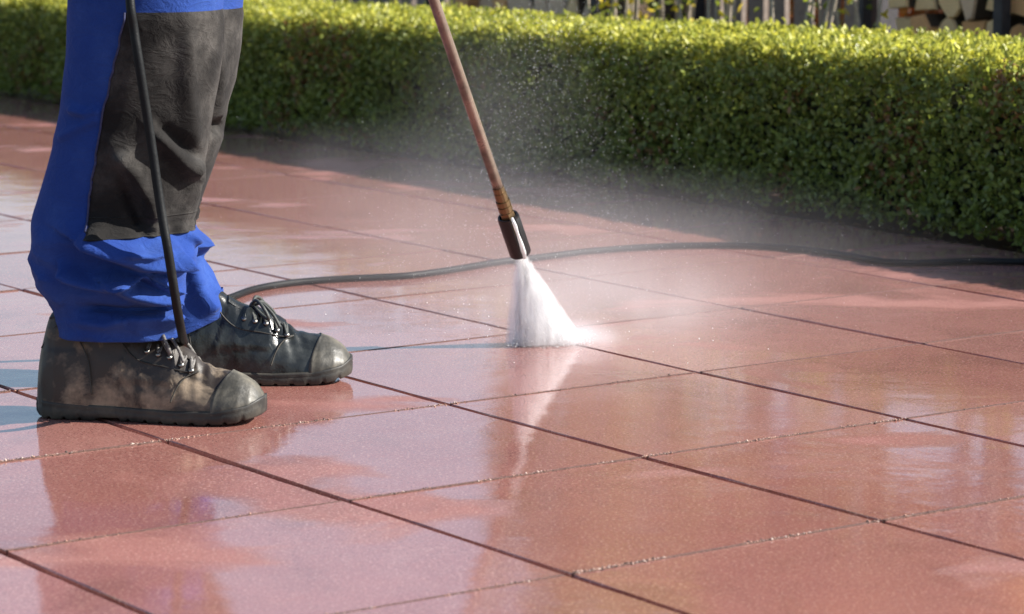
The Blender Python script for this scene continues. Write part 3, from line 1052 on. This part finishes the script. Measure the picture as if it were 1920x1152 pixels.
def boot(leather_m, seed, lace_m, loc, rz, label):
    root = tag(empty('boot', Vector(loc) - po, rz, person), label)
    r = random.Random(seed)
    xs = list(np.unique(np.concatenate([np.linspace(0, .03, 14), np.linspace(.03, .285, 80), np.linspace(.285, .316, 22)])))
    nt = 64
    v = []
    for x in xs:
        for k in range(nt + 1):
            p = boot_point(x, k / nt)
            crease = 0
            if .20 < x < .262:
                up = (p.z - .03) / .06
                crease = .0022 * math.sin((x + p.y * .25 + seed * .01) * 330 + 1.4 * noise.noise((p.y * 40, x * 30, seed))) * max(0, min(1, up)) * math.sin(math.pi * (x - .20) / .062)
            nn = .0022 * noise.noise((p.x * 24 + seed, p.y * 24, p.z * 24)) + .0010 * noise.noise((p.x * 70, p.y * 70 + seed, p.z * 70))
            # ankle padding and seam steps
            pad = .003 * math.exp(-((p.z - .128) / .016) ** 2) if x < .15 else 0
            step = .0016 if (x < .062 + .25 * (.09 - p.z) and p.z < .095) else 0
            step += .0026 if (p.z > .055 and .118 + .35 * (p.z - .06) < x < .205) else 0
            d = Vector((0, p.y, (p.z - .05) * (1 if p.z > .05 else 0)))
            d = d.normalized() if d.length > 1e-6 else Vector((0, 0, 1))
            v.append(p + d * (crease + nn + pad + step))
    f = [(i * (nt + 1) + k, i * (nt + 1) + k + 1, (i + 1) * (nt + 1) + k + 1, (i + 1) * (nt + 1) + k) for i in range(len(xs) - 1) for k in range(nt)]
    mesh_obj('upper', v, f, leather_m, root)
    # rubber toe cap with a raised rim
    xs2 = list(np.linspace(.262, .29, 16)) + list(np.linspace(.292, .3165, 16))
    v = []
    for i, x in enumerate(xs2):
        for k in range(nt + 1):
            t = k / nt
            xx = x - (.016 * (1 - math.sin(math.pi * t)) if False else 0)
            ex = .0016 + (.0004 if i in (1, 2) else 0) - (.0025 if i == 0 else 0)
            xx += (.020 * math.sin(math.pi * t) ** 2 - .010) * max(0, 1 - i / 14)
            p = boot_point(min(xx, .316), t, ex)
            p.x += .0012 * (x > .3)
            p += Vector((0, 0, .0006 * noise.noise((p.x * 60, p.y * 60, seed))))
            v.append(p)
    f = [(i * (nt + 1) + k, i * (nt + 1) + k + 1, (i + 1) * (nt + 1) + k + 1, (i + 1) * (nt + 1) + k) for i in range(len(xs2) - 1) for k in range(nt)]
    mesh_obj('toe_cap', v, f, M_RUBBER, root)
    # sole: welt, side wall, lugs cut into the bottom edge
    v, f = [], []
    xs4 = np.linspace(-.002, .3188, 131)
    for i, x in enumerate(xs4):
        xc = min(max(x, 0), .316)
        endk = 1 - max(0, (abs((x - .15875) / .16275)) ** 14)
        hw = lerp_tab(HALF, xc)[0] * (1 if .01 < x < .305 else .9) + .0025
        if x > .262: hw = .0525 * math.sqrt(max(0.0, 1 - ((x - .262) / .0570) ** 2)) ** .9
        if x < .03: hw = min(hw, .004 + .0365 * math.sqrt(max(0.0, 1 - ((.03 - x) / .0345) ** 2)))
        hw = max(hw, .004)
        zt4 = lerp_tab(SOLEZ, xc)[0] + .001
        spring = .013 * max(0, (x - .235) / .085) ** 2 + .003 * max(0, (.02 - x) / .024)
        lug = 0.0 if (x * 1000) % 23 < 18 else .003
        if .092 < x < .122: lug = .004
        zb4 = spring + lug
        zm = zb4 + (zt4 - zb4) * .55
        ring = [(-hw + .0015, zt4), (-hw - .0008, zt4 - .003), (-hw + .0006, zt4 - .0055), (-hw - .001, zm), (-hw, zb4 + .002), (-hw + .003, zb4), (hw - .003, zb4), (hw, zb4 + .002), (hw + .001, zm), (hw - .0006, zt4 - .0055), (hw + .0008, zt4 - .003), (hw - .0015, zt4)]
        v += [(x, y, z) for y, z in ring]
    m = 12
    for i in range(len(xs4) - 1):
        for k in range(m):
            k2 = (k + 1) % m
            f.append((i * m + k, i * m + k2, (i + 1) * m + k2, (i + 1) * m + k))
    f += [tuple(range(m - 1, -1, -1)), tuple((len(xs4) - 1) * m + k for k in range(m))]
    mesh_obj('sole', v, f, M_SOLE, root, True)
    # tongue under the laces
    v = []
    for i, x in enumerate(np.linspace(.140, .222, 20)):
        for k in range(15):
            s = (k - 7) / 7
            p = boot_point(x, .5 - .135 * s, .0035)
            lift = .012 * max(0, (.168 - x) / .033) ** 1.5
            v.append((p.x - lift * .15, p.y, p.z + lift * .35 - .0015 * s * s))
    f = [(i * 15 + k, i * 15 + k + 1, (i + 1) * 15 + k + 1, (i + 1) * 15 + k) for i in range(19) for k in range(14)]
    mesh_obj('tongue', v, f, leather_m, root)
    # panel seams
    for sgn in (0, 1):
        def q(x, t): return boot_point(x, t if not sgn else 1 - t, .0034)
        for path in ([(.118, .30), (.128, .22), (.150, .185), (.185, .19), (.215, .235), (.232, .30)],
                     [(.198, .03), (.205, .12), (.216, .20), (.232, .30)],
                     [(.085, .02), (.078, .12), (.060, .21), (.035, .27), (.008, .30)],
                     [(.020, .36), (.07, .355), (.115, .335)]):
            b = MB(); b.tube(spline([q(*p_) for p_ in path], 8), .0011, 6)
            b.build('panel_seam', M_SOLE, root, True)
    # eyelets and laces
    ex = [.160, .176, .192, .208, .222]
    lace = MB()
    pl, pr = [], []
    for i, x in enumerate(ex):
        for t, lst in ((.27, pl), (.73, pr)):
            p = boot_point(x, t, .0035)
            lst.append(p)
            b = MB(); b.tube([p + Vector((0, 0, -.0015)), p + Vector((0, (.0022 if t < .5 else -.0022), .0012))], .0038, 10)
            b.build('eyelet', M_EYELET, root, True)
    for i in range(len(ex)):
        mid = (pl[i] + pr[i]) / 2 + Vector((0, 0, .011))
        lace.tube(spline([pl[i], (pl[i] + mid) / 2 + Vector((0, 0, .004)), mid, (pr[i] + mid) / 2 + Vector((0, 0, .004)), pr[i]], 4), .0026, 6)
        if i < len(ex) - 1:
            for a, c in ((pl[i], pr[i + 1]), (pr[i], pl[i + 1])):
                mid = (a + c) / 2 + Vector((0, 0, .013))
                lace.tube(spline([a, (a + mid) / 2 + Vector((0, 0, .004)), mid, (c + mid) / 2 + Vector((0, 0, .004)), c], 4), .0026, 6)
    k0 = (pl[1] + pr[1]) / 2 + Vector((-.004, 0, .017))
    lace.tube(spline([k0 + Vector((0, -.004, 0)), k0 + Vector((.002, 0, .004)), k0 + Vector((0, .004, 0))], 4), .0045, 8)
    for sy in (-1, 1):
        lace.tube(spline([k0, k0 + Vector((.006, sy * .016, .012)), k0 + Vector((.016, sy * .034, .004)), k0 + Vector((.024, sy * .038, -.012)), k0 + Vector((.016, sy * .024, -.010)), k0 + Vector((.004, sy * .008, .001))], 6), .0026, 6)
        lace.tube(spline([k0, k0 + Vector((.014, sy * .010, .006)), k0 + Vector((.030, sy * .022, -.008)), k0 + Vector((.040, sy * .030, -.026))], 6), .0024, 6)
    lace.build('lace', lace_m, root, True)
    return root


boot(M_LEATHER, 3, M_LACE, (-.650, 4.056, 0), math.radians(-9.0), 'boot with dry tan mud dusted over brown leather')
boot(M_LEATHER_WET, 8, M_LACE_DARK, (-.551, 4.298, 0), math.radians(6.0), 'boot of wet shiny black leather, further from the camera')

# body: one continuous figure, mostly inside the clothes
bv = {'pelvis': (hipc.x, hipc.y, zt + .12), 'chest': (hipc.x + .09, hipc.y, zt + .47), 'neck': (hipc.x + .13, hipc.y, zt + .63), 'head': (hipc.x + .17, hipc.y, zt + .80)}
def ctr(li, row):
    G, th, rows, nrm = legs[li]
    i = int(np.argmin(np.abs(rows - row)))
    c = G[i].mean(axis=0)
    return Vector(c)
body = MB()
for li, (bx, by, rz) in enumerate(((-.650, 4.052, -7.5), (-.551, 4.298, 6.0))):
    an = Vector((bx + .078 * math.cos(math.radians(rz)), by + .075 * math.sin(math.radians(rz)), .10))
    tp = [ctr(li, -480), ctr(li, -100), ctr(li, 150), ctr(li, 400), ctr(li, 520), an + Vector((0, 0, .01)), an + Vector((.01, 0, -.045))]
    
    body.tube([p - po for p in spline(tp, 4)], [float(np.interp(i, [0, 8, 16, 20, 24], [.070, .050, .040, .024, .020])) for i in range(25)], 16)
body_o = body.build('body', M_SKIN, person, True)

# ------------------------------------------------------------------ hose: hangs past the leg, lies on the slabs
hp = [at(238, -260, 4.02), at(243, -20, 3.925), at(252, 60, 3.918), at(262, 125, 3.915), at(284, 268, 3.918), at(301, 385, 3.912), at(318, 485, 3.902), at(334, 585, 3.925), at(343, 632, 4.00), at(347, 652, 4.10)]
HR = .0063
hp += [Vector((-.475, 4.165, HR + .03)), Vector((-.49, 4.19, HR)), Vector((-.555, 4.185, HR)), Vector((-.592, 4.24, HR)), Vector((-.600, 4.36, HR)), Vector((-.60, 4.60, HR)), Vector((-.565, 4.86, HR))]
for (px, py) in ((430, 560), (478, 543), (540, 532), (620, 525), (700, 521), (770, 517), (850, 506), (935, 492), (1020, 482), (1100, 472), (1190, 465), (1280, 461), (1380, 460), (1450, 463), (1520, 469), (1590, 479), (1650, 489), (1705, 493), (1770, 491), (1840, 489), (1920, 490), (2010, 486), (2150, 470)):
    hp.append(on_ground(px, py, HR))
b = MB(); b.tube(spline(hp, 7), HR, 12)
hose = b.build('pressure_hose', M_HOSE, None, True)
tag(hose, 'black pressure washer hose hanging past the trouser leg and snaking over the wet slabs', 'hose')

# ------------------------------------------------------------------ spray lance
tip = at(977, 476, 4.600)
hand = Vector((-.265, 4.20, 1.02))
axis = (tip - hand).normalized()
lance = tag(empty('spray_lance', tip), 'copper brown spray lance with a black nozzle guard aimed at the red slabs', 'lance')
LT = tip.copy()
def ax(d): return -axis * d
side = axis.cross(Vector((0, 1, 0))).normalized()
b = MB()
pts = [ax(.118), ax(.16), ax(.3), ax(.5), ax(.72), ax((tip - hand).length)]
pts = [p + side * (.0045 * math.sin(math.pi * min(1, i / 3))) * 0 for i, p in enumerate(pts)]
b.tube(pts, .0082, 14)
b.build('tube', M_LANCE, lance, True)
b = MB()
for d0, d1, r in ((.066, .080, .0120), (.080, .083, .0098), (.083, .091, .0112), (.091, .093, .0098), (.093, .101, .0112), (.101, .104, .0092), (.104, .116, .0100), (.116, .126, .0092)):
    b.tube([ax(d0), ax(d1)], r, 6 if r > .0115 else 14)
b.build('brass_coupling', M_BRASS, lance)
# guard: open sleeve of two jaws with a slot down the side that faces the camera
def sleeve(r0, r1, d0, d1, a0, a1, n=22):
    e1 = (Vector((1, 0, 0)) - axis * axis.x).normalized(); e2 = axis.cross(e1)
    v, f = [], []
    ds = [d0, d0 + .002, (d0 + d1) / 2, d1 - .004, d1]
    for i, d in enumerate(ds):
        k_ = .93 if i in (0, 4) else 1.0
        for r in (r0, r1 * k_):
            for k in range(n + 1):
                t = a0 + (a1 - a0) * k / n
                v.append(ax(d) + (e1 * math.cos(t) + e2 * math.sin(t)) * r)
    m = n + 1
    for i in range(len(ds) - 1):
        for k in range(n):
            a_, b_ = (2 * i) * m + k, (2 * i + 2) * m + k
            f.append((a_, b_, b_ + 1, a_ + 1))
            a_, b_ = (2 * i + 1) * m + k, (2 * i + 3) * m + k
            f.append((a_, a_ + 1, b_ + 1, b_))
        for k in (0, n):
            f.append(((2 * i) * m + k, (2 * i + 1) * m + k, (2 * i + 3) * m + k, (2 * i + 2) * m + k))
    for i in (0, len(ds) - 1):
        for k in range(n): f.append(((2 * i) * m + k, (2 * i) * m + k + 1, (2 * i + 1) * m + k + 1, (2 * i + 1) * m + k))
    return v, f
e1 = (Vector((1, 0, 0)) - axis * axis.x).normalized(); e2 = axis.cross(e1)
cam_dir = (Vector((0, 0, CAMH)) - tip).normalized()
slot_t = math.atan2(cam_dir.dot(e2), cam_dir.dot(e1)) + (.35 if (e2.dot(cam_dir) < 0) else -.35)
g_ = MB(); v, f = sleeve(.0135, .0172, 0.0, .072, slot_t + .26, slot_t + 2 * math.pi - .26, 44); g_.add(v, f)
g_.build('nozzle_guard', M_GUARD, lance, True)
slot_dir = e1 * math.cos(slot_t) + e2 * math.sin(slot_t)
b = MB(); b.tube([ax(.074) + slot_dir * .0150, ax(.060) + slot_dir * .0172, ax(.045) + slot_dir * .0160, ax(.026) + slot_dir * .0168, ax(.010) + slot_dir * .0150, ax(-.002) + slot_dir * .009], [.0022, .0032, .0024, .0034, .0040, .0050], 8)
b.build('water_film', M_SPRAY, lance, True)
b = MB(); b.tube([ax(.070), ax(.040), ax(.034)], [.0085, .0085, .005], 12); b.build('nozzle', M_BRASS, lance, True)
# trigger gun out at the hand end
b = MB(); Lh = (tip - hand).length
b.tube([ax(Lh - .01), ax(Lh + .30)], .016, 12)
b.tube([ax(Lh + .28), ax(Lh + .33) + Vector((-.02, 0, -.10))], .017, 12)
b.build('gun_body', M_GUARD, lance, True)
b = MB(); b.tube([ax(Lh + .22) + Vector((-.004, 0, -.02)), ax(Lh + .24) + Vector((-.006, 0, -.075))], .006, 8); b.build('trigger', M_GUARD, lance, True)

# ------------------------------------------------------------------ water: jet, splash, droplets, mist
def streaks(P, D, L, R):
    """slim drops: P heads, D unit directions, L lengths, R radii -> V (5 each), F tris"""
    n = len(P)
    rnd = RNG.standard_normal((n, 3))
    X = np.cross(D, rnd); X /= np.linalg.norm(X, axis=1, keepdims=True)
    Z = np.cross(D, X)
    mid = P + D * L[:, None] * .5
    R = R[:, None]
    V = np.stack([P, mid + X * R, mid - X * R * .5 + Z * R * .87, mid - X * R * .5 - Z * R * .87, P + D * L[:, None]], 1)
    F0 = np.array([(0, 2, 1), (0, 3, 2), (0, 1, 3), (4, 1, 2), (4, 2, 3), (4, 3, 1)])
    return V.reshape(-1, 3), (F0[None] + 5 * np.arange(n)[:, None, None]).reshape(-1, 3)


src = tip - axis * .004
gl, gr_ = on_ground(962, 648), on_ground(1084, 644)
gm, span = (gl + gr_) / 2, gr_ - gl
n = 2600
s = np.clip(RNG.beta(1.25, 1.15, n), 0, 1) - .5
T = np.array(gm)[None] + s[:, None] * np.array(span)[None] + np.outer(RNG.normal(0, .010, n), (0.0, 1.0, 0))
along = RNG.uniform(0.0, 1.0, n) ** .62
S0 = np.array(src)[None] + RNG.normal(0, .0035, (n, 3))
P = S0 + (T - S0) * along[:, None]
D = (T - S0); LEN = np.linalg.norm(D, axis=1, keepdims=True); D /= LEN
L = RNG.uniform(.006, .028, n); L = np.minimum(L, (1 - along) * LEN[:, 0] + .003)
V, F = streaks(P, D, L, RNG.uniform(.00025, .0006, n) * (.7 + .5 * along))
# splash along the foot of the fan
m = 700
s = RNG.uniform(-.56, .60, m)
B = np.array(gm)[None] + s[:, None] * np.array(span)[None]
B[:, 0] += RNG.normal(.004, .012, m); B[:, 1] += RNG.normal(.0, .022, m); B[:, 2] = np.abs(RNG.exponential(.006, m)) + .001
Dv = np.c_[RNG.normal(.25, .7, m), RNG.normal(.1, .7, m), np.abs(RNG.normal(.25, .25, m))]; Dv /= np.linalg.norm(Dv, axis=1, keepdims=True)
V2, F2 = streaks(B, Dv, RNG.uniform(.002, .008, m), RNG.uniform(.0003, .0007, m))
jet = big_mesh('water_jet', np.concatenate([V, V2]), np.concatenate([F, F2 + len(V)]), M_SPRAY, None, True)
def cone(k, dz):
    core = MB()
    nn = 40
    sx_ = span.normalized()
    for i in range(13):
        t = i / 12
        c_ = src + (gm - src) * t
        hx, hy = k * (.0065 + (span.length / 2 + .004) * t ** .93), k * (.006 + .026 * t)
        for q_ in range(nn):
            a = 2 * math.pi * q_ / nn
            core.v.append(tuple(c_ + sx_ * (hx * math.cos(a)) + Vector((0, 1, 0)) * (hy * math.sin(a)) + Vector((0, 0, (.0015 + dz) * t))))
    core.f = [((i + 1) * nn + q_, (i + 1) * nn + (q_ + 1) % nn, i * nn + (q_ + 1) % nn, i * nn + q_) for i in range(12) for q_ in range(nn)] + [tuple(range(nn)), tuple(12 * nn + q_ for q_ in range(nn - 1, -1, -1))]
    core.m = [0] * len(core.f)
    return core


MV = bpy.data.materials.new('dense_spray'); MV.use_nodes = True
tv = MV.node_tree; tv.nodes.clear()
ov, pv_ = tv.nodes.new('ShaderNodeOutputMaterial'), tv.nodes.new('ShaderNodeVolumePrincipled')
pv_.inputs['Color'].default_value = (.99, .99, 1.0, 1)
gp, mp_, nz_, mr_ = tv.nodes.new('ShaderNodeNewGeometry'), tv.nodes.new('ShaderNodeMapping'), tv.nodes.new('ShaderNodeTexNoise'), tv.nodes.new('ShaderNodeMapRange')
mp_.inputs['Scale'].default_value = (130, 130, 14); nz_.inputs['Scale'].default_value = 1.0; nz_.inputs['Detail'].default_value = 3
mr_.inputs['From Min'].default_value, mr_.inputs['From Max'].default_value, mr_.inputs['To Min'].default_value, mr_.inputs['To Max'].default_value = .34, .66, 6.0, 44.0
for a_, b_ in ((gp.outputs['Position'], mp_.inputs[0]), (mp_.outputs[0], nz_.inputs['Vector']), (nz_.outputs['Fac'], mr_.inputs['Value']), (mr_.outputs[0], pv_.inputs['Density'])): tv.links.new(a_, b_)
pv_.inputs['Anisotropy'].default_value = .1
tv.links.new(pv_.outputs[0], ov.inputs['Volume'])
for i, k in enumerate((1.04, .93, .80, .66, .48)):
    cone(k, .0008 * i).build('dense_core', MV, jet, True)
tag(jet, 'white fan of water blasting from the nozzle on to the slabs', 'water jet', kind='stuff')

# flying drops: drift up behind the lance against the hedge, and over the slabs round the jet
P, R = [], []
for _ in range(4200):
    t = random.random() ** 1.3
    q = Vector((.0 + random.gauss(-.01, .05 + .10 * (1 - t)) + .02 * t, 4.75 + 1.3 * random.random(), .02 + .50 * t + random.gauss(0, .03)))
    q.x += (q.y - 4.7) * .06
    P.append(q); R.append(random.uniform(.00026, .00066))
for _ in range(1300):
    q = Vector((random.gauss(.08, .30), 4.66 + abs(random.gauss(0, .55)), abs(random.expovariate(9))))
    P.append(q); R.append(random.uniform(.0002, .0006))
for _ in range(160):
    a = random.uniform(0, math.pi * 2); d = abs(random.gauss(0, .13))
    P.append(Vector((gm.x + d * math.cos(a), gm.y + d * math.sin(a), abs(random.gauss(0, .05))))); R.append(random.uniform(.0004, .0012))
P = np.array(P); k = P[:, 2] > .002
V, F = octas(P[k], np.array(R)[k])
dr = big_mesh('flying_droplets', V, F, M_SPRAY, None, True)
tag(dr, 'fine white droplets flying up round the lance against the dark hedge', 'droplets', kind='stuff')


def mist(c, r, dens, label, nscale=5.0):
    me = bpy.data.meshes.new('spray_mist')
    import bmesh
    bm_ = bmesh.new(); bmesh.ops.create_icosphere(bm_, subdivisions=3, radius=1.0); bm_.to_mesh(me); bm_.free()
    o = link('spray_mist', me)
    o.location, o.scale = c, r
    M = bpy.data.materials.new('drifting_spray'); M.use_nodes = True
    t = M.node_tree; t.nodes.clear()
    out = t.nodes.new('ShaderNodeOutputMaterial'); pv = t.nodes.new('ShaderNodeVolumePrincipled')
    pv.inputs['Color'].default_value = (.97, .975, 1.0, 1)
    pv.inputs['Anisotropy'].default_value = .25
    tc = t.nodes.new('ShaderNodeTexCoord'); ln = t.nodes.new('ShaderNodeVectorMath'); ln.operation = 'LENGTH'
    t.links.new(tc.outputs['Object'], ln.inputs[0])
    mr = t.nodes.new('ShaderNodeMapRange'); mr.interpolation_type = 'SMOOTHSTEP'
    mr.inputs['From Min'].default_value, mr.inputs['From Max'].default_value = 0.0, 1.0
    mr.inputs['To Min'].default_value, mr.inputs['To Max'].default_value = 1.0, 0.0
    t.links.new(ln.outputs['Value'], mr.inputs['Value'])
    nz = t.nodes.new('ShaderNodeTexNoise'); nz.inputs['Scale'].default_value = nscale; nz.inputs['Detail'].default_value = 3
    geo = t.nodes.new('ShaderNodeNewGeometry'); t.links.new(geo.outputs['Position'], nz.inputs['Vector'])
    m1 = t.nodes.new('ShaderNodeMapRange'); m1.inputs['From Min'].default_value, m1.inputs['From Max'].default_value = .32, .68
    m1.inputs['To Min'].default_value, m1.inputs['To Max'].default_value = .25, 1.6
    t.links.new(nz.outputs['Fac'], m1.inputs['Value'])
    a = t.nodes.new('ShaderNodeMath'); a.operation = 'MULTIPLY'
    t.links.new(mr.outputs[0], a.inputs[0]); t.links.new(m1.outputs[0], a.inputs[1])
    b = t.nodes.new('ShaderNodeMath'); b.operation = 'MULTIPLY'; b.inputs[1].default_value = dens
    t.links.new(a.outputs[0], b.inputs[0]); t.links.new(b.outputs[0], pv.inputs['Density'])
    t.links.new(pv.outputs[0], out.inputs['Volume'])
    me.materials.append(M)
    tag(o, label, 'mist', kind='stuff')


mist((.15, 4.85, .03), (.36, .36, .11), 1.5, 'bright cloud of spray bursting from the foot of the jet', 9)
mist((gm.x + .03, gm.y + .02, .0), (.135, .10, .045), 13.0, 'low white burst of spray where the jet strikes the slab', 14)
mist((.12, 5.45, .03), (.85, 1.20, .16), .36, 'thin veil of mist drifting low over the slabs towards the hedge', 4)
mist((-.03, 6.1, .22), (.30, .6, .26), .11, 'faint upright puff of mist behind the lance', 6)
mist((-.20, 6.7, .04), (.60, .90, .15), .20, 'grey mist hugging the foot of the hedge', 5)
